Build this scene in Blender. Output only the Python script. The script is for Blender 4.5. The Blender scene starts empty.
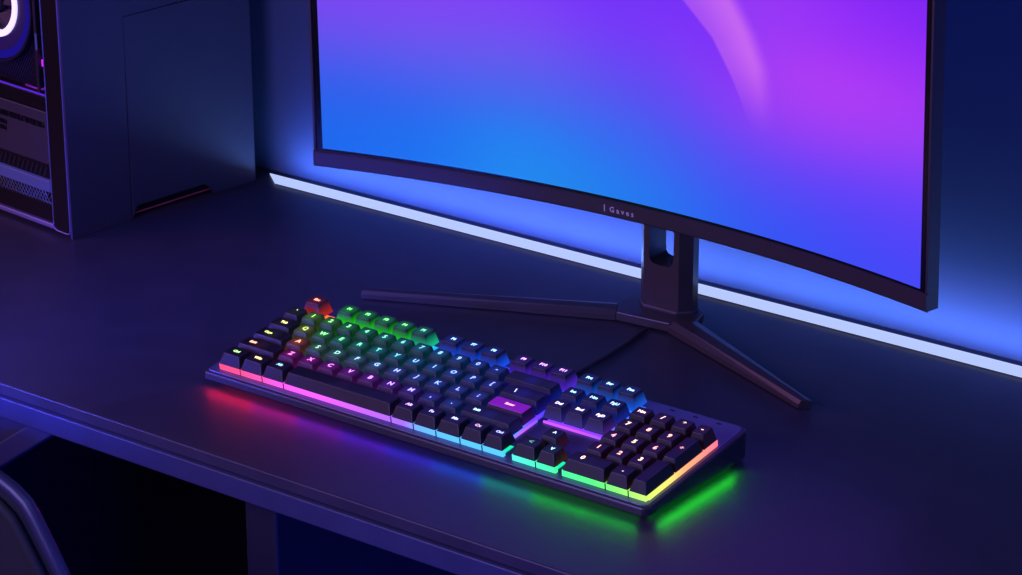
import bpy, bmesh, math, random
import numpy as np
from mathutils import Vector, Matrix
random.seed(7)
S = bpy.context.scene
COL = S.collection
PI = math.pi

# ------------------------------------------------------------------ helpers
def s2l(c):
    return tuple(((v/255)/12.92 if v/255 <= .04045 else ((v/255+.055)/1.055)**2.4) for v in c)

def obj(name, bm, mat=None, parent=None, smooth=False, loc=None, rot=None):
    me = bpy.data.meshes.new(name)
    bmesh.ops.recalc_face_normals(bm, faces=bm.faces)
    bm.to_mesh(me); bm.free()
    if smooth:
        for p in me.polygons: p.use_smooth = True
    o = bpy.data.objects.new(name, me); COL.objects.link(o)
    if mat: me.materials.append(mat)
    if parent: o.parent = parent
    if loc is not None: o.location = loc
    if rot is not None: o.rotation_euler = rot
    return o

def thing(name, label, cat, loc=(0,0,0), rotz=0):
    o = bpy.data.objects.new(name, None); COL.objects.link(o)
    o.empty_display_size = .05
    o.location = loc; o.rotation_euler = (0,0,rotz)
    o['label'] = label; o['category'] = cat
    return o

def box(bm, x0,x1,y0,y1,z0,z1):
    v = [bm.verts.new((x,y,z)) for z in (z0,z1) for y in (y0,y1) for x in (x0,x1)]
    for f in ((0,2,3,1),(4,5,7,6),(0,1,5,4),(2,6,7,3),(0,4,6,2),(1,3,7,5)):
        bm.faces.new([v[i] for i in f])
    return bm

def bx(x0,x1,y0,y1,z0,z1, bev=0, seg=2):
    bm = bmesh.new(); box(bm,x0,x1,y0,y1,z0,z1)
    if bev: bmesh.ops.bevel(bm, geom=list(bm.edges), offset=bev, segments=seg, profile=.5, affect='EDGES')
    return bm

def loft(rings, cap0=True, cap1=True, closed=True, bm=None):
    bm = bm or bmesh.new()
    R = [[bm.verts.new(p) for p in r] for r in rings]
    n = len(R[0])
    for a,b in zip(R,R[1:]):
        for i in range(n if closed else n-1):
            j = (i+1) % n
            bm.faces.new((a[i],a[j],b[j],b[i]))
    if cap0: bm.faces.new(R[0][::-1])
    if cap1: bm.faces.new(R[-1])
    return bm

def prism(poly, axis, a0, a1, bev=0):
    """extrude a 2D polygon; axis 'y': poly is (x,z); axis 'x': poly is (y,z); axis 'z': poly is (x,y)"""
    def P(p,a):
        return {'y':(p[0],a,p[1]),'x':(a,p[0],p[1]),'z':(p[0],p[1],a)}[axis]
    bm = loft([[P(p,a0) for p in poly],[P(p,a1) for p in poly]])
    if bev: bmesh.ops.bevel(bm, geom=list(bm.edges), offset=bev, segments=2, profile=.5, affect='EDGES')
    return bm

def rrect(hx, hy, r, seg=3, cx=0, cy=0):
    r = min(r, hx*.98, hy*.98); out = []
    for (sx,sy,a0) in ((1,1,0),(-1,1,90),(-1,-1,180),(1,-1,270)):
        for k in range(seg+1):
            a = math.radians(a0+90*k/seg)
            out.append((cx+sx*(hx-r)+r*math.cos(a), cy+sy*(hy-r)+r*math.sin(a)))
    return out

def tube(pts, rad, seg=10, closed=False, bm=None):
    pts = [Vector(p) for p in pts]; n = len(pts); rings = []
    up = Vector((0,0,1))
    for i,p in enumerate(pts):
        if closed: t = pts[(i+1)%n]-pts[i-1]
        else: t = pts[min(i+1,n-1)]-pts[max(i-1,0)]
        t.normalize()
        a = t.cross(up)
        if a.length < .05: a = t.cross(Vector((0,1,0)))
        a.normalize(); b = a.cross(t)
        r = rad[i] if isinstance(rad,(list,tuple)) else rad
        rings.append([p+a*r*math.cos(2*PI*k/seg)+b*r*math.sin(2*PI*k/seg) for k in range(seg)])
    if closed: return loft(rings+[rings[0]], False, False, bm=bm)
    return loft(rings, bm=bm)

def cyl(c, r, z0, z1, seg=24, r1=None, axis='z'):
    r1 = r if r1 is None else r1
    def P(a,rr,h):
        u,v = rr*math.cos(a), rr*math.sin(a)
        return (c[0]+u,c[1]+v,h) if axis=='z' else (c[0]+u,h,c[1]+v) if axis=='y' else (h,c[0]+u,c[1]+v)
    return loft([[P(2*PI*k/seg,r,z0) for k in range(seg)],[P(2*PI*k/seg,r1,z1) for k in range(seg)]])

def annulus(cx, cz, r0, r1, y0, y1, seg=64):
    rings = []
    for (r,y) in ((r0,y1),(r0,y0),(r1,y0),(r1,y1)):
        rings.append([(cx+r*math.cos(2*PI*k/seg), y, cz+r*math.sin(2*PI*k/seg)) for k in range(seg)])
    return loft(rings+[rings[0]], False, False)

def text_bm(s, size, ax='CENTER', thick=0.0):
    cu = bpy.data.curves.new('t','FONT'); cu.body = s; cu.size = size
    cu.align_x = ax; cu.align_y = 'CENTER'; cu.resolution_u = 2
    if thick: cu.offset = thick
    o = bpy.data.objects.new('t',cu); COL.objects.link(o)
    dg = bpy.context.evaluated_depsgraph_get()
    me = bpy.data.meshes.new_from_object(o.evaluated_get(dg))
    bm = bmesh.new(); bm.from_mesh(me)
    bpy.data.objects.remove(o); bpy.data.curves.remove(cu); bpy.data.meshes.remove(me)
    return bm

# ------------------------------------------------------------------ materials
def mat(name, col, rough=.5, metal=0, spec=.5, noise=0, nscale=40, bump=0, bscale=400, emit=None, estr=0, coat=0, rvar=0):
    m = bpy.data.materials.new(name); m.use_nodes = True
    nt = m.node_tree; N = nt.nodes; L = nt.links
    b = N['Principled BSDF']
    c = s2l(col) if max(col) > 1 else col
    b.inputs['Base Color'].default_value = (*c,1)
    b.inputs['Roughness'].default_value = rough
    b.inputs['Metallic'].default_value = metal
    b.inputs['Specular IOR Level'].default_value = spec
    b.inputs['Coat Weight'].default_value = coat
    if emit is not None:
        e = s2l(emit)
        b.inputs['Emission Color'].default_value = (*e,1); b.inputs['Emission Strength'].default_value = estr
    tc = N.new('ShaderNodeTexCoord')
    if noise or rvar:
        n = N.new('ShaderNodeTexNoise'); n.inputs['Scale'].default_value = nscale; n.inputs['Detail'].default_value = 6
        L.new(tc.outputs['Object'], n.inputs['Vector'])
        if noise:
            r = N.new('ShaderNodeValToRGB')
            r.color_ramp.elements[0].position = .3; r.color_ramp.elements[1].position = .7
            r.color_ramp.elements[0].color = (*[v*(1-noise) for v in c],1)
            r.color_ramp.elements[1].color = (*[min(1,v*(1+noise)) for v in c],1)
            L.new(n.outputs['Fac'], r.inputs['Fac']); L.new(r.outputs['Color'], b.inputs['Base Color'])
        if rvar:
            mr = N.new('ShaderNodeMapRange')
            mr.inputs['To Min'].default_value = rough-rvar; mr.inputs['To Max'].default_value = rough+rvar
            L.new(n.outputs['Fac'], mr.inputs['Value']); L.new(mr.outputs['Result'], b.inputs['Roughness'])
    if bump:
        n2 = N.new('ShaderNodeTexNoise'); n2.inputs['Scale'].default_value = bscale; n2.inputs['Detail'].default_value = 3
        L.new(tc.outputs['Object'], n2.inputs['Vector'])
        bp = N.new('ShaderNodeBump'); bp.inputs['Strength'].default_value = bump; bp.inputs['Distance'].default_value = .001
        L.new(n2.outputs['Fac'], bp.inputs['Height']); L.new(bp.outputs['Normal'], b.inputs['Normal'])
    return m

def emit_attr(name, strength, base=(.01,.01,.01)):
    """glow whose colour runs along the part (stored per vertex as 'glow')"""
    m = bpy.data.materials.new(name); m.use_nodes = True
    N = m.node_tree.nodes; L = m.node_tree.links; b = N['Principled BSDF']
    b.inputs['Base Color'].default_value = (*base,1); b.inputs['Roughness'].default_value = .4
    a = N.new('ShaderNodeAttribute'); a.attribute_name = 'glow'
    L.new(a.outputs['Color'], b.inputs['Emission Color']); b.inputs['Emission Strength'].default_value = strength
    return m

def emit_obj(name, strength):
    m = bpy.data.materials.new(name); m.use_nodes = True
    N = m.node_tree.nodes; L = m.node_tree.links; b = N['Principled BSDF']
    b.inputs['Base Color'].default_value = (.02,.02,.02,1)
    a = N.new('ShaderNodeObjectInfo')
    L.new(a.outputs['Color'], b.inputs['Emission Color']); b.inputs['Emission Strength'].default_value = strength
    return m

def set_glow(o, fn):
    me = o.data; at = me.color_attributes.new('glow','FLOAT_COLOR','POINT')
    for i,v in enumerate(me.vertices):
        at.data[i].color = (*fn(v.co),1)

def ramp(stops, t):
    if t <= stops[0][0]: return s2l(stops[0][1])
    for (a,ca),(b,cb) in zip(stops,stops[1:]):
        if t <= b:
            k = (t-a)/(b-a); A,B = s2l(ca),s2l(cb)
            return tuple(A[i]+(B[i]-A[i])*k for i in range(3))
    return s2l(stops[-1][1])

M_wall = mat('wall_paint',(66,78,112),.7,noise=.06,nscale=3,bump=.05,bscale=150)
M_floor = mat('dark_floor',(18,18,24),.5,noise=.2,nscale=6)
M_desk = mat('desk_laminate',(52,48,58),.42,spec=.5,noise=.12,nscale=25,bump=.03,bscale=900,rvar=.03)
M_edge = mat('desk_edge',(40,40,52),.4,noise=.08)
M_steel = mat('desk_steel',(60,62,88),.42,metal=.2,noise=.08)
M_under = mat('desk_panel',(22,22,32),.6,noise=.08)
M_plastic = mat('black_plastic',(20,18,22),.42,noise=.1,bump=.04,bscale=1500)
M_bezel = mat('bezel_plastic',(50,40,46),.45,noise=.06,bump=.03,bscale=1500)
M_border = mat('panel_border',(4,4,6),.25)
M_stand = mat('stand_metal',(66,58,60),.36,metal=.25,noise=.06,bump=.03,bscale=1500)
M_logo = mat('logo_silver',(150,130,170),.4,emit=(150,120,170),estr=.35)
M_case = mat('keyboard_case',(60,58,68),.36,metal=.3,noise=.06)
M_plate = mat('keyboard_plate',(92,96,126),.38,metal=.35,noise=.06,bump=.02,bscale=1200)
M_rubber = mat('rubber',(14,14,15),.8,noise=.1)
M_pc = mat('tower_paint',(52,46,66),.5,metal=.15,noise=.05,nscale=12,bump=.03,bscale=1800)
M_pcblack = mat('tower_gloss_black',(7,7,10),.4,spec=.2,noise=.1)
M_pcgrey = mat('tower_grey_panel',(36,36,50),.5,noise=.08)
M_pcrim = mat('tower_rim',(120,115,160),.35,metal=.5,noise=.05)
M_bar = mat('tower_light_bar',(44,44,80),.4,emit=(62,62,150),estr=.5)
M_mesh = mat('tower_mesh_wire',(110,110,115),.35,metal=.7,noise=.05)
M_notch = mat('tower_recess',(170,60,80),.6,noise=.1)
M_white_glow = mat('fan_white_glow',(200,190,255),.4,emit=(215,200,255),estr=1.3)
M_blue_glow = mat('fan_blue_glow',(10,10,60),.3,emit=(22,18,170),estr=.45)
M_magdim = mat('magenta_tube_glow',(90,20,120),.4,emit=(130,22,165),estr=.45)
M_magenta = mat('magenta_glow',(200,30,230),.4,emit=(205,25,240),estr=1.1)
M_violet = mat('violet_glow',(120,60,230),.4,emit=(80,40,180),estr=.3)
M_fanblade = mat('fan_blade',(14,14,30),.35,noise=.1)
M_chairframe = mat('chair_frame',(40,40,60),.4,noise=.08)
M_chairmesh = mat('chair_mesh',(12,17,19),.8,noise=.2,nscale=200,bump=.2,bscale=900)
M_cable = mat('cable_rubber',(40,30,34),.5,noise=.1)

# ------------------------------------------------------------------ the setting
def struct(name, bm, m):
    o = obj(name,bm,m); o['kind'] = 'structure'; return o
YW = .443
struct('wall_back', bx(-2.2,2.6,YW,YW+.1,-.75,1.9), M_wall)
struct('floor', bx(-2.2,2.6,-2.2,YW,-.80,-.75), M_floor)

# ------------------------------------------------------------------ desk
desk = thing('desk','long black desk with a steel front rail, carrying the keyboard and monitor','desk',(0,0,0))
YF = -.107
obj('tabletop', bx(-.95,1.25,YF,YW-.001,-.0105,0,.0012), M_desk, desk)
obj('front_rail', bx(-.93,1.23,YF-.0035,YF+.02,-.0300,-.0112,.0012), M_steel, desk)
obj('rear_rail', bx(-.93,1.23,YW-.05,YW-.02,-.0400,-.0110,.001), M_steel, desk)
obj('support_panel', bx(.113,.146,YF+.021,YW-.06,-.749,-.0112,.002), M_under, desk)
obj('added_dark_panel', bx(-.94,1.24,.28,.295,-.60,-.0112,.001), M_under, desk)  # dark sheet added to deepen the shade seen below the tabletop
obj('brace', prism([(-.078,-.0305),(-.1085,-.0305),(-.64,-.405),(-.64,-.43)],'y',YF+.002,YF+.02,.0015), M_steel, desk)
obj('gusset_plate', prism([(-.108,-.0302),(-.64,-.0302),(-.64,-.405)],'y',YF+.008,YF+.014), M_steel, desk)
for x in (-.70,1.16):
    obj('leg', bx(x,x+.06,YF,YW-.03,-.749,-.0112,.002), M_steel, desk)

# ------------------------------------------------------------------ LED strip
strip = thing('led_strip','glowing pale blue light strip lying along the back of the desk','light strip',(0,0,0))
def strip_poly(o=0): return [(-.2885-o,.4095-o),(1.2,.4083-o),(1.2,.4283+o),(-.311-o,.4275+o)]
obj('channel', prism(strip_poly(-.0008),'z',.0002,.0010), M_edge, strip)
M_led = mat('led_diffuser',(60,64,80),.6,spec=.1,emit=(182,200,252),estr=1.0)
obj('diffuser', prism(strip_poly(),'z',.0010,.0024), M_led, strip)

# ------------------------------------------------------------------ monitor
mon = thing('monitor','wide curved monitor with a blue to purple gradient wallpaper on a black V stand','monitor',(.222,.337,0))
MA, MB_, SAG, ZB = Vector((-.109,.2655)), Vector((.518,.2796)), .0423, .096
CH = (MB_-MA).length; RR = CH*CH/(8*SAG)+SAG/2; PH = math.asin(CH/2/RR)
EX = (MB_-MA).normalized(); EY = Vector((-EX.y,EX.x)); MC = (MA+MB_)/2
MH = .372
def mpt(s, v, d=0.):
    ph = -PH+2*PH*s; r = RR+d
    xl = r*math.sin(ph); xl += v*(-.014-.0265*(xl+CH/2)); yl = r*math.cos(ph)-RR+SAG
    p = MC+EX*xl+EY*yl
    return Vector((p.x,p.y,ZB+v))-mon.location
def arc_block(s0,s1,v0,v1,d0,d1,n=48,bev=0):
    rings = []
    for i in range(n+1):
        s = s0+(s1-s0)*i/n
        if bev:
            b = bev
            rings.append([mpt(s,v0+b,d0),mpt(s,v1-b,d0),mpt(s,v1,d0+b),mpt(s,v1,d1),mpt(s,v0,d1),mpt(s,v0,d0+b)])
        else: rings.append([mpt(s,v0,d0),mpt(s,v1,d0),mpt(s,v1,d1),mpt(s,v0,d1)])
    return loft(rings)
BZ = .0150
obj('housing', arc_block(0,1,.0004,MH,.0005,.0115,bev=.001), M_bezel, mon)
obj('bottom_bezel', arc_block(-.0004,1.0004,0,BZ,-.0030,.0004,bev=.0012), M_bezel, mon)
obj('panel_border', arc_block(.0035,.9965,BZ,MH-.003,-.0004,.0004), M_border, mon)
for (a,b) in ((0,.0034),(.9966,1)):
    obj('side_bezel', arc_block(a,b,BZ+.0003,MH,-.0016,.0004,n=2), M_bezel, mon)
obj('back_cover', arc_block(.18,.82,.03,.30,.0116,.0225,n=24,bev=.005), M_plastic, mon)
# screen: an emissive image, built as a fine curved sheet with its own picture
SC = [(0.033, 0.1572, (122, 62, 238)), (0.032, 0.1341, (104, 76, 234)), (0.03, 0.1108, (85, 82, 232)), (0.029, 0.0874, (50, 90, 230)), (0.027, 0.0638, (26, 96, 228)), (0.025, 0.021, (10, 100, 226)), (0.174, 0.1668, (128, 60, 242)), (0.173, 0.144, (118, 76, 236)), (0.172, 0.1211, (95, 86, 234)), (0.17, 0.098, (75, 92, 234)), (0.169, 0.0748, (40, 100, 232)), (0.168, 0.0421, (18, 106, 230)), (0.166, 0.0137, (12, 112, 230)), (0.331, 0.1795, (126, 54, 246)), (0.331, 0.1572, (118, 72, 240)), (0.33, 0.1347, (104, 86, 236)), (0.329, 0.1122, (84, 92, 234)), (0.329, 0.0894, (60, 106, 234)), (0.328, 0.0619, (30, 124, 234)), (0.327, 0.0389, (16, 132, 232)), (0.326, 0.0157, (24, 138, 232)), (0.49, 0.1943, (112, 42, 246)), (0.49, 0.1682, (114, 54, 244)), (0.49, 0.1419, (100, 68, 240)), (0.489, 0.1154, (84, 82, 236)), (0.489, 0.0887, (58, 100, 236)), (0.489, 0.0617, (38, 112, 236)), (0.488, 0.0255, (22, 126, 236)), (0.586, 0.2042, (112, 40, 246)), (0.586, 0.17, (112, 48, 245)), (0.586, 0.1354, (100, 60, 242)), (0.586, 0.1004, (80, 74, 240)), (0.586, 0.0651, (52, 96, 238)), (0.586, 0.0249, (34, 110, 238)), (0.682, 0.2149, (150, 58, 242)), (0.683, 0.1812, (150, 58, 242)), (0.683, 0.1473, (148, 58, 242)), (0.684, 0.113, (128, 62, 242)), (0.684, 0.0827, (95, 70, 240)), (0.684, 0.0521, (64, 82, 240)), (0.685, 0.0186, (40, 92, 240)), (0.763, 0.2242, (146, 44, 244)), (0.764, 0.1912, (158, 50, 243)), (0.764, 0.1578, (178, 60, 240)), (0.765, 0.1325, (165, 58, 242)), (0.766, 0.1071, (134, 60, 244)), (0.766, 0.0729, (92, 66, 244)), (0.767, 0.0427, (66, 74, 244)), (0.767, 0.0165, (48, 80, 243)), (0.86, 0.2361, (136, 34, 246)), (0.861, 0.2038, (150, 42, 245)), (0.862, 0.1711, (176, 52, 242)), (0.863, 0.1464, (176, 56, 242)), (0.864, 0.1216, (150, 60, 244)), (0.865, 0.0881, (104, 62, 246)), (0.866, 0.0543, (76, 66, 246)), (0.867, 0.0219, (58, 74, 245)), (0.961, 0.2491, (118, 26, 240)), (0.962, 0.2175, (140, 36, 244)), (0.964, 0.1857, (156, 46, 244)), (0.965, 0.1535, (160, 56, 244)), (0.967, 0.1211, (130, 60, 245)), (0.968, 0.0883, (98, 60, 246)), (0.97, 0.0552, (80, 64, 246)), (0.972, 0.0218, (68, 70, 245)), (0.05, 0.36, (140, 50, 235)), (0.3, 0.36, (150, 50, 240)), (0.6, 0.36, (120, 40, 245)), (0.85, 0.36, (110, 30, 240))]
def screen_colors(Sx, V):
    acc = np.zeros(Sx.shape+(3,)); w = np.zeros(Sx.shape)
    for (s,v,c) in SC:
        k = np.exp(-((Sx-s)/.11)**2-((V-v)/.028)**2)+1e-7/(.001+(Sx-s)**2+4*(V-v)**2)
        acc += k[...,None]*np.array(c,float); w += k
    col = acc/w[...,None]
    eL, eR = ([(0.1008, 0.7082), (0.1256, 0.6883), (0.1473, 0.6702), (0.1784, 0.6376), (0.2047, 0.5909), (0.2334, 0.5383), (0.37, 0.4)], [(0.1033, 0.7262), (0.137, 0.7224), (0.1609, 0.7172), (0.188, 0.6973), (0.2134, 0.6696), (0.2427, 0.6309), (0.37, 0.45)])
    vs = np.array([e[0] for e in eL]); sl = np.interp(V, vs, [e[1] for e in eL])
    vr = np.array([e[0] for e in eR]); sr = np.interp(V, vr, [e[1] for e in eR])
    sm = lambda a,b,x: (lambda t: t*t*(3-2*t))(np.clip((x-a)/(b-a),0,1))
    vis = sm(0.1008,0.1741,V)
    band = sm(-.0015,.0035,Sx-sl)*(1-sm(-.012,.022,Sx-sr))*vis
    inner = .55+.45*sm(0,1,(Sx-sl)/np.maximum(sr-sl,.01))
    col = col*(1-.62*(band*inner)[...,None])+np.array((226,128,238.))*.62*(band*inner)[...,None]
    dark = (1-sm(-.0015,.0035,Sx-sl))*sm(-.09,0,Sx-sl)*vis
    col = col*(1-.35*dark[...,None])+np.array((104,36,246.))*.35*dark[...,None]
    return np.clip(col,0,255)
NS,NV = 420,210
s_ = np.concatenate([np.linspace(.0135,.55,110,endpoint=False),np.linspace(.55,.735,230,endpoint=False),np.linspace(.735,.9865,80)]); v_ = np.linspace(BZ+.0022,MH-.008,NV)
bm = bmesh.new(); G = [[bm.verts.new(mpt(s,v,-.0007)) for s in s_] for v in v_]
for j in range(NV-1):
    for i in range(NS-1): bm.faces.new((G[j][i],G[j][i+1],G[j+1][i+1],G[j+1][i]))
M_screen = emit_attr('screen_picture',1.0,(.003,.003,.004))
sc = obj('screen',bm,M_screen,mon,smooth=True)
SS,VV = np.meshgrid(s_,v_)
cc = screen_colors(SS,VV)/255
lin = np.where(cc<=.04045,cc/12.92,((cc+.055)/1.055)**2.4)
at = sc.data.color_attributes.new('glow','FLOAT_COLOR','POINT')
at.data.foreach_set('color', np.concatenate([lin.reshape(-1,3),np.ones((NS*NV,1))],1).astype('f').ravel())
# lettering on the bottom bezel
def bez_text(s, size, s0, name):
    bm = text_bm(s,size,'LEFT',.00012)
    arc = 2*PH*RR
    for v in bm.verts: v.co = mpt(s0+v.co.x/arc, BZ*.47+v.co.y, -.0033)
    return obj(name,bm,M_logo,mon)
bez_text('l', .0088, 0.4643, 'logo_bar')
bez_text('G a v e s', .0070, 0.474, 'logo')
# neck: eight-sided column with a cable slot cut through it
def L(p): return Vector(p)-mon.location
def neck_ring(y, w):
    cx = .2255; zb,zt,zs = .0115,.20,.052
    hw = .0128; n = 8
    pts = [(cx-w,zb),(cx+w,zb),(cx+w,zt),(cx+hw,zt)]
    for k in range(n+1):
        a = PI*k/n
        pts.append((cx+hw*math.copysign(abs(math.cos(a))**.6,math.cos(a)), zs+.010-.010*abs(math.sin(a))**.6))
    pts += [(cx-hw,zt),(cx-w,zt)]
    return [L((x,y,z)) for x,z in pts]
neck = loft([neck_ring(.3355,.0185),neck_ring(.3450,.0272),neck_ring(.3535,.0272),neck_ring(.3620,.0185)])
obj('neck', neck, M_stand, mon)
oct_ = [(-.0176,.3338),(.0176,.3338),(.0280,.3442),(.0280,.3528),(.0176,.3617),(-.0176,.3617),(-.0280,.3528),(-.0280,.3442)]
obj('neck_collar', loft([[L((.2255+x,y,.0094)) for x,y in oct_],[L((.2255+x,y,.0116)) for x,y in oct_],[L((.2255+x*.97,.35+(y-.35)*.96,.0128)) for x,y in oct_]]), M_stand, mon)
# V foot: hub plate and two tapering legs
hubp = [(.183,.330),(.1955,.3110),(.2480,.3155),(.265,.332),(.258,.356),(.248,.364),(.203,.364),(.187,.356)]
obj('hub_plate', prism([(x-mon.location.x,y-mon.location.y) for x,y in hubp],'z',.0012,.0100,.0012), M_stand, mon)
def foot_leg(r0, r1):
    """r = (front x,y) (back x,y) height top, from hub end to tip; ridge along the middle"""
    rings = []
    for (f,b,zt) in (r0,r1):
        f = Vector(f); b = Vector(b); c = (f+b)/2
        rings.append([L((f.x,f.y,.0012)),L((b.x,b.y,.0012)),L((b.x,b.y,zt*.8)),L((c.x*.7+b.x*.3,c.y*.7+b.y*.3,zt)),L((f.x*.82+b.x*.18,f.y*.82+b.y*.18,zt*.95)),L((f.x,f.y,zt*.55))])
    return loft(rings)
obj('foot_leg', foot_leg(((.1945,.3115),(.183,.332),.0105),((-.0185,.2190),(-.0225,.2310),.0085)), M_stand, mon)
obj('foot_leg', foot_leg(((.2480,.3150),(.2655,.334),.0120),((.4245,.2420),(.4330,.2500),.0085)), M_stand, mon)

# ------------------------------------------------------------------ keyboard
kb = thing('gaming_keyboard','black mechanical keyboard with rainbow backlit keys on the desk','keyboard',(0,-.0055,0))
h, th, D, W = .0111, .1175, .1420, .445
ct, st_ = math.cos(th), math.sin(th)
def kp(x,y,n): return (x, y*ct-n*st_, h+y*st_+n*ct)
def outline(ins, r):
    """keyboard outline seen from above: tight corners at the left end, rounder at the right"""
    out = []
    for (cx,cy,a0,rr) in ((W-ins,D-ins,0,r+.0015),(.003*0-.003+ins,D-ins,90,r-.0025),(-.003+ins,ins,180,r-.0025),(W-ins,ins,270,r+.0005)):
        rr = max(.0015,rr); ox = cx-rr if a0 in (0,270) else cx+rr; oy = cy-rr if a0 in (0,90) else cy+rr
        for k in range(7):
            an = math.radians(a0+15*k); out.append((ox+rr*math.cos(an),oy+rr*math.sin(an)))
    return out
def under(p, z): return (p[0], p[1]*ct, z)
o0, o1 = outline(.004,.006), outline(0,.007)
rings = [[under(p,.0014) for p in outline(.016,.004)],[under(p,.0048) for p in o1],[kp(*p,-.0016) for p in o1],[kp(*p,-.0004) for p in outline(.0007,.007)],[kp(*p,0) for p in outline(.002,.006)]]
obj('case', loft(rings), M_case, kb)
obj('top_plate', loft([[kp(*p,.0001) for p in outline(.0028,.0055)],[kp(*p,.0006) for p in outline(.0032,.0055)]]), M_plate, kb)
for x in (.03,W-.03):
    for y in (.02,D-.02):
        obj('rubber_foot', cyl((x,y),.006,0,.0016,16), M_rubber, kb)
# glow from the underside edge, front and right
ug = [(0,(255,20,50)),(.05,(255,20,80)),(.09,(190,10,200)),(.16,(110,20,255)),(.24,(40,50,255)),(.30,(0,120,255)),(.325,(0,230,120)),(.36,(0,255,60)),(.5,(20,255,30))]
def ug_srgb(x):
    for (a,ca),(b,cb) in zip(ug,ug[1:]):
        if x <= b: return [ca[i]+(cb[i]-ca[i])*(x-a)/(b-a) for i in range(3)]
def under_strip(edge):
    bm = bmesh.new(); n = 60; g = []
    for i in range(n+1):
        k = i/n
        if edge == 'front': g.append([((.012+k*(W-.024)),y,z-.0004) for y,z in ((.0035,.0041),(.0090,.0029))])
        else: g.append([(W-x,(.012+k*(D-.03))*ct,z-.0004) for x,z in ((.0035,.0041),(.0090,.0029))])
    rings = [[bm.verts.new(p) for p in r] for r in g]
    for a,b in zip(rings,rings[1:]): bm.faces.new((a[0],b[0],b[1],a[1]))
    return bm
M_ug = emit_attr('underglow',.6)
o = obj('underglow_strip', under_strip('front'), M_ug, kb); set_glow(o, lambda c: ramp(ug,c.x))
o = obj('underglow_strip', under_strip('right'), M_ug, kb); set_glow(o, lambda c: ramp(ug,c.x))

U, MX, FY = .019, .0087, .008
UY = .0196
def rowy(r): return FY+r*UY+(.0035 if r == 5 else 0)
# backlight field below the caps
def field(u, r):
    """colour of the light under the keys at key units u (across) and row r (0 front .. 5 back)"""
    if u > 18.45:
        base = [(0,(60,255,120)),(1,(255,150,60)),(2.2,(255,60,60)),(3.5,(255,70,110)),(5,(120,60,200))]
        return ramp(base, r+ (u-18.5)*.25)
    if u > 15.15:
        if r < 2.2: return s2l((20,200,150)) if r < 1.6 else s2l((70,60,255))
        return ramp([(2,(150,50,255)),(3.2,(110,50,255)),(4,(30,90,255)),(5,(20,120,255))], r)
    if r > 4.6:
        return ramp([(0,(255,50,30)),(1.5,(255,120,30)),(2.0,(120,220,30)),(2.5,(40,255,30)),(6.6,(30,240,60)),(7.5,(10,80,255)),(11,(20,60,255)),(15,(40,50,255))], u)
    top = ramp([(0,(210,220,20)),(2,(120,240,30)),(4,(30,230,110)),(7,(20,200,190)),(10,(20,130,255)),(13,(40,60,255)),(15,(50,50,255))], u)
    mid = ramp([(0,(230,210,20)),(1.8,(240,150,30)),(2.8,(80,230,120)),(5,(20,220,180)),(8,(20,150,255)),(11,(30,110,255)),(15,(110,50,255))], u)
    low = ramp([(0,(255,110,30)),(2,(255,60,90)),(3,(230,40,220)),(8,(170,50,255)),(10,(90,70,255)),(12,(40,110,255)),(15,(30,140,255))], u)
    frt = ramp([(0,(255,60,40)),(1.5,(255,70,110)),(3,(255,60,220)),(8,(150,60,255)),(10,(50,120,255)),(15,(30,170,255))], u)
    lay = [(0,frt),(1,low),(2.3,mid),(3.6,top),(4.6,top)]
    for (a,A),(b,B) in zip(lay,lay[1:]):
        if r <= b:
            k = max(0,(r-a)/(b-a)); return tuple(A[i]+(B[i]-A[i])*k for i in range(3))
    return top
def glow_grid(u0,u1,r0,r1,nu,nr):
    bm = bmesh.new()
    y0 = rowy(r0)+.002; y1 = rowy(r1-.001)-.002 if r1 != 6 else rowy(5)+UY-.002
    g = [[bm.verts.new(kp(MX+(u0+(u1-u0)*i/nu)*U, y0+(y1-y0)*j/nr, .0011)) for i in range(nu+1)] for j in range(nr+1)]
    for j in range(nr):
        for i in range(nu): bm.faces.new((g[j][i],g[j][i+1],g[j+1][i+1],g[j+1][i]))
    return bm
M_back = emit_attr('key_backlight',1.6)
def glow_of(c):
    y = (c.y*ct+(c.z-h)*st_)
    r = (y-FY)/UY-.5
    if r > 4.45: r = max(4.7, r-.2)
    return field((c.x-MX)/U, r)
for a in ((.1,15.0,1,5,60,20),(.1,15.45,0,1,60,6),(.1,1.4,5,6,6,4),(2.15,7.35,5,6,26,4),(8.0,11.25,5,6,16,4),(11.8,14.9,5,6,16,4),(15.35,18.35,3,6,14,12),(16.1,18.1,0,1,8,4),(18.8,22.5,0,4.75,18,20)):
    bm = glow_grid(*a)
    for f in list(bm.faces): pass
    o = obj('backlight', bm, M_back, kb); set_glow(o, glow_of)

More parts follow.
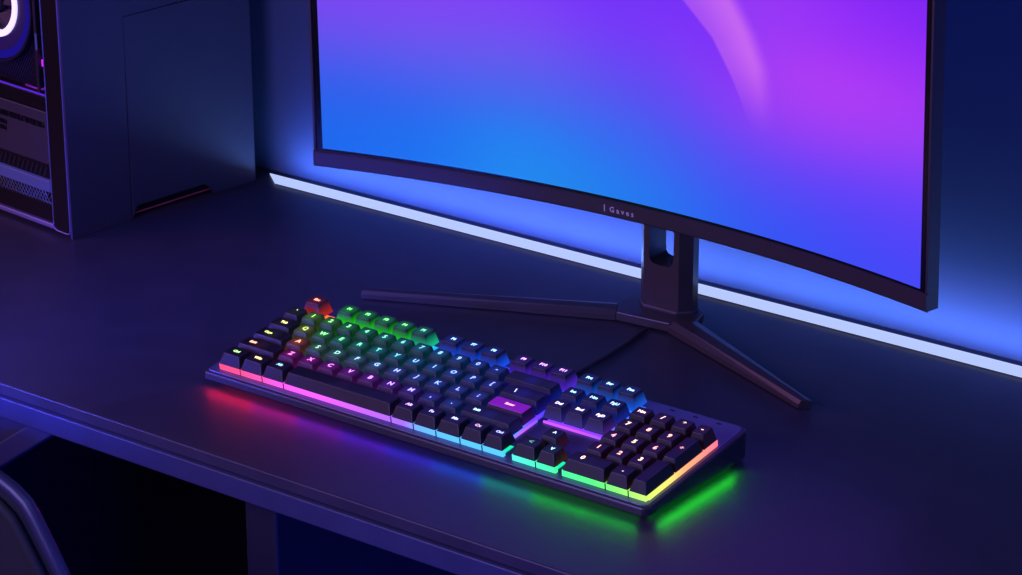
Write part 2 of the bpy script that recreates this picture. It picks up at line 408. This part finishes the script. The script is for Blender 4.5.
# light bars below the keycap skirts
front_cols = [(0,(255,60,50)),(1.2,(255,64,80)),(2.4,(255,70,150)),(3.6,(250,80,225)),(6,(225,85,255)),(8.5,(185,90,255)),(10.6,(150,100,255)),(11.1,(90,170,255)),(12.6,(75,185,255)),(15.5,(70,190,255)),(16.0,(70,230,215)),(17,(60,245,190)),(18.2,(55,250,150)),(20,(70,250,110)),(21.3,(130,250,90)),(22.6,(190,245,90))]
side_cols = [(0,(205,240,95)),(1.6,(240,220,105)),(2.6,(255,170,110)),(4,(255,140,120)),(5,(255,110,140))]
M_barlight = emit_attr('light_bar_glow',1.25,(.1,.1,.1))
def bar(x0,x1,y0,y1,n0,n1,along,fn):
    n = 24; rings = []
    for i in range(n+1):
        k = i/n
        if along == 'x':
            x = x0+(x1-x0)*k; rings.append([kp(x,y0,n0),kp(x,y1,n0),kp(x,y1,n1),kp(x,y0,n1)])
        else:
            y = y0+(y1-y0)*k; rings.append([kp(x0,y,n0),kp(x1,y,n0),kp(x1,y,n1),kp(x0,y,n1)])
    o = obj('light_bar', loft(rings), M_barlight, kb); set_glow(o, fn)
    return o
NB = .0058
uX = lambda c: (c.x-MX)/U
rY = lambda c: (c.y*ct+(c.z-h)*st_-FY)/UY
for (a,b) in ((.02,15.56),(16.02,18.2),(18.52,22.6)):
    bar(MX+a*U, MX+b*U, FY+.0004, FY+.0034, .0007, NB, 'x', lambda c: ramp(front_cols,uX(c)))
bar(MX+22.56*U-.003, MX+22.66*U, FY+.0034, FY+4.95*UY, .0007, NB, 'y', lambda c: ramp(side_cols,rY(c)))
bar(MX+15.3*U, MX+18.35*U, FY+3*UY+.0008, FY+3*UY+.0022, .0007, .0024, 'x', lambda c: ramp([(15,(190,80,255)),(17,(200,70,255)),(18.4,(140,80,255))],uX(c)))
bar(MX+18.28*U, MX+18.36*U, FY+3*UY+.002, FY+4.9*UY, .0007, .0032, 'y', lambda c: ramp([(3,(130,90,255)),(5,(50,130,255))],rY(c)))
bar(MX+14.98*U, MX+15.06*U, FY+.1*UY, FY+3*UY, .0007, .0022, 'y', lambda c: ramp([(0,(80,200,255)),(1,(100,140,255)),(2,(190,90,255)),(3,(120,80,255))],rY(c)))

for u in (1.245,2.505,3.73,9.69,10.89,12.09,13.35,14.49,17.21,20.65,21.76):
    obj('bar_divider', loft([[kp(MX+u*U+dx,FY+.0001,n) for dx,n in ((-.0005,.0006),(.0005,.0006),(.0005,NB),(-.0005,NB))],[kp(MX+u*U+dx,FY+.003,n) for dx,n in ((-.0005,.0006),(.0005,.0006),(.0005,NB),(-.0005,NB))]]), M_case, kb)
def keycap_bm(w, d, n0, n1):
    hx, hy = w*U/2-.0005, d*UY/2-.0005
    ix, iy = .0025, .0029; off = .0009
    def ring(hx_,hy_,r,z,cy=0): return [(x,y,z) for x,y in rrect(hx_,hy_,r,3,0,cy)]
    rings = [ring(hx,hy,.0008,n0), ring(hx-.0001,hy-.0001,.0009,n0+.0006), ring(hx-ix*.9,hy-iy*.9,.0014,n1-.0006,off),
             ring(hx-ix-.0001,hy-iy-.0001,.0015,n1-.0001,off), ring(hx-ix-.0005,hy-iy-.0005,.0015,n1,off), ring((hx-ix)*.6,(hy-iy)*.6,.0015,n1-.0002,off)]
    return loft(rings)
# keycap plastic: legend bloom on top and backlight on skirts painted in as emission
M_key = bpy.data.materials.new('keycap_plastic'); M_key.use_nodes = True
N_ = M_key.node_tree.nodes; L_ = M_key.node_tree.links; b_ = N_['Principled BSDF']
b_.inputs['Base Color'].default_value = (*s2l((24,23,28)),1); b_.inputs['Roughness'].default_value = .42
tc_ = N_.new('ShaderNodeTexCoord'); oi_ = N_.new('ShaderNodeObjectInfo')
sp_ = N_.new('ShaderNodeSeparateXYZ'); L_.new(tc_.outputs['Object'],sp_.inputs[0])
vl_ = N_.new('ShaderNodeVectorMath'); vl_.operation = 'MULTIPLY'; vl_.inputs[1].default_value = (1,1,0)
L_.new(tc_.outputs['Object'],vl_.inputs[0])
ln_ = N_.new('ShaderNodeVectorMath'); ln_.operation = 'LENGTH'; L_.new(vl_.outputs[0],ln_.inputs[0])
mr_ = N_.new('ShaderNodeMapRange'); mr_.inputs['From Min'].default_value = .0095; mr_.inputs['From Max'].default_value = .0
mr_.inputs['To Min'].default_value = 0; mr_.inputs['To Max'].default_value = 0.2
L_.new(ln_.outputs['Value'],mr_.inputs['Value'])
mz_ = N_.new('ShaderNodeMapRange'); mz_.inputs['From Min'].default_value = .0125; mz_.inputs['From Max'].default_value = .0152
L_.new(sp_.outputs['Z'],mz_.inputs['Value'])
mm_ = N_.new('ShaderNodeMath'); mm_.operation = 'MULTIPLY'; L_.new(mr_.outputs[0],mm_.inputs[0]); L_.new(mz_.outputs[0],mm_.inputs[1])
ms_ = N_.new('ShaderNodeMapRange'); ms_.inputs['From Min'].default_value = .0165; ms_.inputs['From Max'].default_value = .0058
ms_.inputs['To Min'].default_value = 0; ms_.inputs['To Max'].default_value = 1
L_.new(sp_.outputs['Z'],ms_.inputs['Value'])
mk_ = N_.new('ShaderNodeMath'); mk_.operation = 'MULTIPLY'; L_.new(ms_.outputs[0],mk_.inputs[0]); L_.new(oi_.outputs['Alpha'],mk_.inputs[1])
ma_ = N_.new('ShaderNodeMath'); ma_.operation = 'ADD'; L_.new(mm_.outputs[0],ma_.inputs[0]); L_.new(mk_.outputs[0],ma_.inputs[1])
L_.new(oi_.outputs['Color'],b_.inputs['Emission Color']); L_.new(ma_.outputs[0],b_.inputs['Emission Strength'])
nz_ = N_.new('ShaderNodeTexNoise'); nz_.inputs['Scale'].default_value = 1500
bp_ = N_.new('ShaderNodeBump'); bp_.inputs['Strength'].default_value = .05; bp_.inputs['Distance'].default_value = .001
L_.new(tc_.outputs['Object'],nz_.inputs['Vector']); L_.new(nz_.outputs['Fac'],bp_.inputs['Height']); L_.new(bp_.outputs['Normal'],b_.inputs['Normal'])
M_enter = mat('enter_key_glow',(60,10,90),.4,noise=.05,emit=(150,20,205),estr=.6)
M_legend = emit_obj('legend_glow',2.3)
TOPN = {0:.0152,1:.0152,2:.0154,3:.0160,4:.0170,5:.0182}
mesh_cache = {}; text_cache = {}
def lighten(c, k): return tuple(v+(max(c)-v)*k for v in c)
def key(u0, u1, r, txt, d=1, color=None, glow=None, mat_=None, size=None, skirt=None, boost=1):
    w = u1-u0; n0 = .0058; n1 = TOPN[r]; kk = (round(w,3),d,r)
    if kk not in mesh_cache:
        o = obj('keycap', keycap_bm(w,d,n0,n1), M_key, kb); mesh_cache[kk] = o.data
    else:
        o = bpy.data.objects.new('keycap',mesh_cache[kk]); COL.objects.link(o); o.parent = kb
    uc = (u0+u1)/2; yc = rowy(r)+d*UY/2
    o.location = kp(MX+uc*U, yc, 0); o.rotation_euler = (th,0,0)
    c = field(uc, r+ (d-1)/2 if r < 5 else 5) if color is None else s2l(color)
    g = c if glow is None else s2l(glow)
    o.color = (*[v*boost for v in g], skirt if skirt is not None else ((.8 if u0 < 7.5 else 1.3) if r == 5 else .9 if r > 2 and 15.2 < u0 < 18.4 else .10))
    if mat_:
        o.data = o.data.copy(); o.data.materials.append(mat_)
        for pl in o.data.polygons: pl.material_index = 1 if pl.center.z > n1-.0006 else 0
    if txt:
        sz = size or (.0068 if len(txt) == 1 else .0046 if len(txt) <= 3 else .0040)
        tk = (txt,sz,r)
        if tk not in text_cache:
            bm = text_bm(txt,sz,'CENTER',.00022)
            for v in bm.verts: v.co.z = 0
            bmesh.ops.translate(bm,verts=bm.verts,vec=(0,.0014,n1-.00015))
            t = obj('legend',bm,M_legend,o); text_cache[tk] = t.data
        else:
            t = bpy.data.objects.new('legend',text_cache[tk]); COL.objects.link(t); t.parent = o
        t.color = (*lighten(c,.25),1)
        if w > 1.3 and txt not in ('Enter',) : t.location.x = -(w-1.25)*U*.5+.001 if w > 1.5 else 0
    return o
def row(r, u0, pitch, txts, **k):
    for i,t in enumerate(txts): key(u0+i*pitch, u0+(i+1)*pitch, r, t, **k)
# function row
key(.22,1.28,5,'Esc',color=(255,130,60),glow=(255,50,40),skirt=.75,boost=.6)
row(5,2.12,1.05,['F1','F2','F3','F4','F5'])
row(5,7.98,1.09,['F6','F7','F8'],color=(90,190,255),glow=(20,70,220))
row(5,11.78,1.05,['F9','F10','F11'],color=(225,110,255),glow=(70,30,180))
row(5,15.22,1.06,['Prt','Scr','Pse'],color=(120,215,255),glow=(20,80,200))
# number row
key(0,1.026,4,'`',color=(215,235,60),glow=(60,70,20)); row(4,1.026,1.026,list('1234567890-'))
key(12.33,15.0,4,'',glow=(30,28,190),skirt=.35)
row(4,15.27,1.05,['Ins','Hm','PgU'],color=(110,200,255),glow=(15,40,150))
# Q row
key(0,1.42,3,'Tab',color=(240,225,70),glow=(60,55,20)); row(3,1.42,1.038,list('QWERTYUIOP['))
key(12.86,15.05,3,'\\',color=(150,190,255),glow=(40,30,190),skirt=.3)
row(3,15.27,1.05,['Del','End','PgD'],color=(200,190,255),glow=(40,30,120))
# A row
key(0,1.87,2,'Caps',color=(220,235,60),glow=(60,65,20))
key(1.88,2.98,2,'A',color=(255,130,50)); row(2,2.98,1.108,list('SDFGHJKL;'))
key(12.97,15.05,2,'Enter',color=(255,110,120),glow=(60,20,120),skirt=.3,mat_=M_enter)
# Z row
key(0,2.3,1,'Shift',color=(255,140,60),glow=(90,40,30))
for i,t in enumerate('ZXCVBNM,.'):
    key(2.32+i*1.115,2.32+(i+1)*1.115,1,t)
key(12.37,15.15,1,'Shift',color=(120,200,255),glow=(20,50,150),skirt=.2)
# bottom row
key(0,1.24,0,'Ctrl',color=(150,240,90),glow=(40,20,50)); key(1.25,2.5,0,'Win',color=(255,200,90),glow=(50,20,60)); key(2.51,3.72,0,'Alt',color=(90,200,235),glow=(50,20,80))
key(3.74,9.68,0,'',glow=(60,20,80))
key(9.7,10.88,0,'Alt',color=(190,110,255),glow=(40,20,90)); key(10.9,12.08,0,'Fn',color=(150,130,255),glow=(30,30,90)); key(12.1,13.34,0,'Mn',color=(150,170,255),glow=(20,30,80))
key(13.36,14.48,0,'Cx',color=(190,140,190),glow=(20,30,70)); key(14.5,15.55,0,'Ctrl',color=(110,130,255),glow=(20,30,80))
# arrows
key(16.02,17.2,0,'<',color=(60,130,120),glow=(10,60,60)); key(17.22,18.2,0,'v',color=(130,240,230),glow=(10,60,60)); key(16.52,17.55,1,'^',color=(150,210,220),glow=(10,40,60))
# number pad
cN = [18.74,19.77,20.80,21.80,22.66]
for r,tx in ((4,['Nm','/','*','-']),(3,['7','8','9']),(2,['4','5','6']),(1,['1','2','3'])):
    for i,t in enumerate(tx):
        colr = {4:(255,190,190),3:(255,150,120),2:(255,110,130),1:(255,140,110)}[r]
        key(cN[i],cN[i+1],r,t,color=colr if (i+r)%3 else (255,205,150),glow=(70,20,40))
key(cN[3],cN[4],2,'+',d=2,color=(200,80,90),glow=(40,15,30)); key(21.77,22.66,0,'',d=2,glow=(20,25,30))
key(18.52,20.64,0,'0',color=(255,190,150),glow=(20,30,25)); key(20.66,21.75,0,'.',color=(255,170,190),glow=(30,25,30))
# status lights on the plate
for i in range(3):
    obj('indicator_light', loft([[kp(MX+(19.4+i*1.15)*U+x,.1345+y,.0006) for x,y in rrect(.0022,.0009,.0006,2)],[kp(MX+(19.4+i*1.15)*U+x,.1345+y,.0009) for x,y in rrect(.0022,.0009,.0006,2)]]), M_border, kb)
# cable leaves the back of the case and runs under the monitor foot
obj('cable', tube([(.2385,.1390,.004),(.2385,.150,.0026),(.2385,.175,.0025),(.2385,.2,.0025),(.2375,.24,.0025),(.2345,.28,.0025),(.2310,.300,.0025),(.2300,.3140,.0025)],.0018,10), M_cable, kb, smooth=True)

# ------------------------------------------------------------------ computer tower
pc = thing('computer_tower','dark gaming computer tower with glowing fan at the left end of the desk','computer',(-.3365,.1743,0),math.radians(-6))
PW, PD, PHt = .215, .234, .46
obj('chassis', bx(-PW+.002,-.004,.014,PD-.002,.006,PHt-.004), M_pcblack, pc)
SX0, SX1 = -.0038, .0
prof_front = [(.001,.0),(.0742,.0),(.0742,.2036),(PD,.2036),(PD,PHt),(.001,PHt)]
obj('side_panel', prism(prof_front,'x',SX0,SX1,.0007), M_pc, pc)
prof_cover = [(.0752,.0005),(.0800,.0130),(.0830,.0143),(.1650,.0143),(.1690,.0132),(.1775,.0050),(.1800,.0),(PD,.0),(PD,.2026),(.0752,.2026)]
obj('side_cover', prism(prof_cover,'x',SX0,SX1+.0005,.0006), M_pc, pc)
obj('recess_lining', bx(-.02,-.0045,.076,.182,.004,.0150), M_notch, pc)
for (x,y) in ((-.02,.035),(-.02,.21),(-.19,.035),(-.19,.21)):
    obj('foot', bx(x-.012,x+.012,y-.012,y+.012,0,.0062,.001), M_rubber, pc)
obj('side_panel_far', prism([(.001,.004),(PD,.004),(PD,PHt),(.001,PHt)],'x',-PW,-PW+.0019,.0005), M_pc, pc)
obj('top_panel', bx(-PW+.002,-.004,.001,PD,PHt-.0039,PHt,.0005), M_pc, pc)
# front face, built up from its bands
obj('corner_inlay', prism([(-.0262,.0085),(-.0215,.0045),(-.0070,.0045),(-.0035,.0085),(-.0035,PHt-.01),(-.0262,PHt-.01)],'y',.0008,.0135), M_pcblack, pc)
inl = [(-.0272,PHt-.01),(-.0272,.2),(-.0272,.0085),(-.0262,.0055),(-.0235,.0040),(-.0070,.0036),(-.0036,.0050),(-.0026,.0085),(-.0026,.2),(-.0026,PHt-.01)]
obj('corner_rim', tube([(x,.0008,z) for x,z in inl],.00065,8), M_pcrim, pc)
FXL, FXR = -PW, -.0285
obj('bottom_sill', bx(FXL,FXR,.001,.014,.0035,.0085,.001), M_pcrim, pc)
obj('lower_panel', bx(FXL,FXR,.004,.013,.0088,.0265,.0006), M_pcblack, pc)
bm = bmesh.new()
for k in range(40):
    x0 = FXL+.002+k*.0046
    for sgn in (1,-1):
        a = (x0,.0035,.0272); b = (x0+sgn*.008,.0035,.0385)
        if FXL < b[0] < FXR: tube([a,b],.00042,6,bm=bm)
obj('mesh_grille', bm, M_mesh, pc)
obj('grille_backing', bx(FXL,FXR,.006,.013,.0267,.0392), M_pcblack, pc)
obj('light_bar', bx(FXL,FXR-.002,.001,.012,.0395,.0512,.001), M_bar, pc)
obj('vent_strip', bx(FXL,FXR,.004,.013,.0515,.0670,.0006), M_pcblack, pc)
bm = bmesh.new()
for k in range(26):
    x0 = FXL+.004+k*.0068
    if x0+.006 < FXR: tube([(x0,.0038,.0535),(x0+.005,.0038,.0640)],.0009,6,bm=bm)
obj('vent_slats', bm, M_pcgrey, pc)
obj('badge_panel', bx(FXL,FXR,.002,.012,.0673,.1195,.001), M_pcgrey, pc)
bm = bmesh.new(); rnd = random.Random(3)      # worn, unreadable raised marks
for (z,xa,xb,hh) in ((.1030,FXL+.05,FXR-.004,.0058),(.0945,FXL+.05,-.088,.0045),(.0885,FXL+.05,-.090,.0045)):
    x = xa
    while x < xb-.003:
        w = rnd.uniform(.0028,.0044)
        box(bm,x,x+.0009,.0014,.0021,z,z+hh); box(bm,x+w-.0012,x+w-.0004,.0014,.0021,z,z+hh)
        box(bm,x,x+w-.0004,.0014,.0021,z+hh*rnd.choice((0,.42,.8)),z+hh*.2+hh*rnd.choice((0,.4,.8)))
        x += w+.0009
obj('badge_marks', bm, M_pcblack, pc)
obj('upper_sill', bx(FXL,FXR,.002,.013,.1198,.1350,.001), M_pcblack, pc)
obj('fan_bay', bx(FXL,FXR,.013,.0135,.1352,PHt-.01), M_pcblack, pc)
bm = bmesh.new()
for k in range(90):
    x0 = FXL-.1+k*.0034
    a = Vector((x0,.0128,.137)); b = Vector((x0+.16,.0128,.137+.16*1.6))
    t0 = max(0,(FXL+.001-a.x)/.16); t1 = min(1,(FXR-.001-a.x)/.16)
    if t1 > t0+.02: tube([a.lerp(b,t0),a.lerp(b,t1)],.0004,4,bm=bm)
obj('hatched_screen', bm, mat('hatch_wire',(60,60,100),.4,metal=.4,noise=.05), pc)
fx, fz = -.1060, .2150
fan = obj('fan', annulus(fx,fz,.0580,.0605,.004,.0125), M_fanblade, pc)
obj('outer_ring', annulus(fx,fz,.0500,.0575,.0055,.0120), M_blue_glow, fan)
obj('glow_ring', annulus(fx,fz,.0310,.0368,.0045,.0110), M_white_glow, fan)
obj('duct_ring', annulus(fx,fz,.0370,.0498,.0065,.0118), mat('duct_violet',(30,18,60),.35,noise=.1,emit=(30,14,70),estr=.5), fan)
obj('hub', cyl((fx,fz),.015,.005,.012,24,axis='y'), M_fanblade, fan)
for k in range(7):
    a0 = 2*PI*k/7; pts = []
    for (r,da) in ((.014,-.25),(.0312,-.05),(.0312,.62),(.014,.35)):
        pts.append((fx+r*math.cos(a0+da), fz+r*math.sin(a0+da)))
    bm = bmesh.new()
    f = [bm.verts.new((p[0],.006+(.004 if i in (2,3) else 0),p[1])) for i,p in enumerate(pts)]
    g = [bm.verts.new((p[0],.0068+(.004 if i in (2,3) else 0),p[1])) for i,p in enumerate(pts)]
    bm.faces.new(f); bm.faces.new(g[::-1])
    for i in range(4): bm.faces.new((f[i],f[(i+1)%4],g[(i+1)%4],g[i]))
    obj('blade', bm, M_fanblade, fan)
for x in (-.0430,-.157):
    obj('bay_rail', bx(x-.001,x+.0028,.004,.0126,.1365,.30,.0005), M_plastic, pc)
obj('status_sliver', bx(-.0412,-.0392,.0030,.0039,.1780,.1940), M_bar, pc)
obj('magenta_light', bx(-.0345,-.0290,.0035,.012,.1630,.1700,.0008), M_magenta, pc)
obj('light_tube', tube([(-.0318,.0065,.1640),(-.0320,.0065,.1500),(-.0328,.0065,.1440),(-.0365,.0065,.1400),(-.042,.0065,.1385),(-.052,.0065,.1384),(-.064,.0065,.1386)],.0010,8), M_magdim, pc, smooth=True)
obj('sill_glow', bx(FXL,FXR,.0022,.0040,.1351,.1362), M_violet, pc)

# ------------------------------------------------------------------ chair
chair = thing('office_chair','dark office chair with mesh back in front of the desk','chair',(-.08,-.50,-.75))
YC = -.30
half = [(0.0041, 0.0398), (0.0371, 0.0447), (0.0583, 0.044), (0.0717, 0.0404), (0.0829, 0.0363), (0.0947, 0.0291), (0.1022, 0.0199), (0.1169, -0.0018), (0.1315, -0.0244)]
cxr = -.08
R_ = [Vector((x,z)) for x,z in half]
outl = [(p.x,p.y) for p in R_]+[(.168,-.12),(.175,-.18),(.168,-.225),(.14,-.245)]
full = outl+[(2*cxr-x,z) for x,z in outl[::-1]]
c0 = Vector((-.08,-.50,-.75))
obj('back_frame', tube([Vector((x,YC,z))-c0 for x,z in full],.0060,10,closed=True), M_chairframe, chair, smooth=True)
obj('inner_frame', tube([Vector((cxr+(x-cxr)*.925,YC-.004,-.09+(z+.09)*.89))-c0 for x,z in full],.0045,8,closed=True), M_rubber, chair, smooth=True)
bm = bmesh.new()
rr = [bm.verts.new(Vector((cxr+(x-cxr)*.97,YC,-.09+(z+.09)*.96))-c0) for x,z in full]
ctr = bm.verts.new(Vector((cxr,YC+.012,-.09))-c0)
for i in range(len(rr)): bm.faces.new((rr[i],rr[(i+1)%len(rr)],ctr))
obj('back_mesh', bm, M_chairmesh, chair)
obj('spine', bx(-.03,.03,.212,.240,.33,.62,.004), M_chairframe, chair)
obj('spine_foot', bx(-.03,.03,-.02,.24,.325,.345,.003), M_chairframe, chair)
obj('seat', bx(-.18,.18,-.22,.18,.3455,.41,.018,3), M_chairmesh, chair)
obj('gas_lift', cyl((0,0),.025,.10,.326,20), M_plastic, chair)
for k in range(5):
    a = 2*PI*k/5+.3; e = Vector((math.cos(a)*.27,math.sin(a)*.27,.062))
    leg = obj('leg', tube([(0,0,.10),Vector((0,0,.10)).lerp(e,.5)+Vector((0,0,.006)),e],[.028,.022,.016],10), M_plastic, chair, smooth=True)
    obj('caster', cyl((e.y,.028),.028,e.x-.012,e.x+.012,16,axis='x'), M_rubber, leg)

# ------------------------------------------------------------------ camera
f, yaw, pitch, roll, CX, CY, CZ = (2850.06717, 0.64511, 0.37025, -0.00205, 1.51659, -1.59767, 0.93294)
fw = Vector((-math.sin(yaw)*math.cos(pitch), math.cos(yaw)*math.cos(pitch), -math.sin(pitch)))
r_ = Vector((math.cos(yaw),math.sin(yaw),0)); u_ = r_.cross(fw)
r2 = r_*math.cos(roll)+u_*math.sin(roll); u2 = -r_*math.sin(roll)+u_*math.cos(roll)
cam = bpy.data.cameras.new('camera'); co = bpy.data.objects.new('camera',cam); COL.objects.link(co)
co.matrix_world = Matrix(((r2.x,u2.x,-fw.x,CX),(r2.y,u2.y,-fw.y,CY),(r2.z,u2.z,-fw.z,CZ),(0,0,0,1)))
cam.sensor_width = 36; cam.lens = f*36/1022; cam.clip_start = .05
S.camera = co

# ------------------------------------------------------------------ light
def area(name, loc, target, size, sizey, power, col, spread=PI):
    l = bpy.data.lights.new(name,'AREA'); l.shape = 'RECTANGLE'; l.size = size; l.size_y = sizey
    l.energy = power; l.color = s2l(col); l.spread = spread
    o = bpy.data.objects.new(name,l); COL.objects.link(o); o.location = loc
    o.rotation_euler = (Vector(target)-Vector(loc)).to_track_quat('-Z','Y').to_euler()
    return o
w = bpy.data.worlds.new('World'); S.world = w; w.use_nodes = True
w.node_tree.nodes['Background'].inputs[0].default_value = (*s2l((48,56,115)),1)
w.node_tree.nodes['Background'].inputs[1].default_value = .12
# blue wash of the strip on the wall
area('strip_wash', (.45,.4170,.0050), (.45,.4430,.066), 1.48, .008, 2.3, (100,144,244))
area('purple_key', (-1.15,-.70,.50), (-.36,.02,0), .6, .6, 12, (190,120,190))
area('front_fill', (.05,-.95,.45), (.20,-.05,0), .7, .4, 12, (150,132,232))
area('violet_top', (.9,-.4,1.6), (.3,.1,0), .8, .8, 7, (110,128,225))
area('right_fill', (1.95,.25,.55), (.15,.1,.05), .6, .6, 8, (96,92,235))
area('blue_rail', (-.50,-1.0,.33), (-.22,-.108,-.02), .12, .12, 1.5, (44,70,255), math.radians(28))
area('blue_right', (1.5,-.9,-.35), (.15,.1,-.3), .4, .4, 5, (50,60,255), math.radians(70))
for k in range(9):                       # lamps under the lip of the keyboard
    x = .028+k*.0478
    area('lip_lamp', (x,-.0062,.0085), (x,-.0185,-.0010), .050, .002, .0052*[1.0, 0.8, 0.7, 0.7, 0.8, 0.8, 0.6, 0.5, 0.45][k], tuple(ug_srgb(x)), math.radians(125))
area('lip_lamp', (W+.0010,.060,.0090), (W+.026,.058,-.0045),   .002, .105, .017, (40,255,40), math.radians(130)).rotation_euler = (math.radians(0),math.radians(-40),0)

S.view_settings.view_transform = 'Standard'
S.view_settings.look = 'None'
S.view_settings.exposure = 0
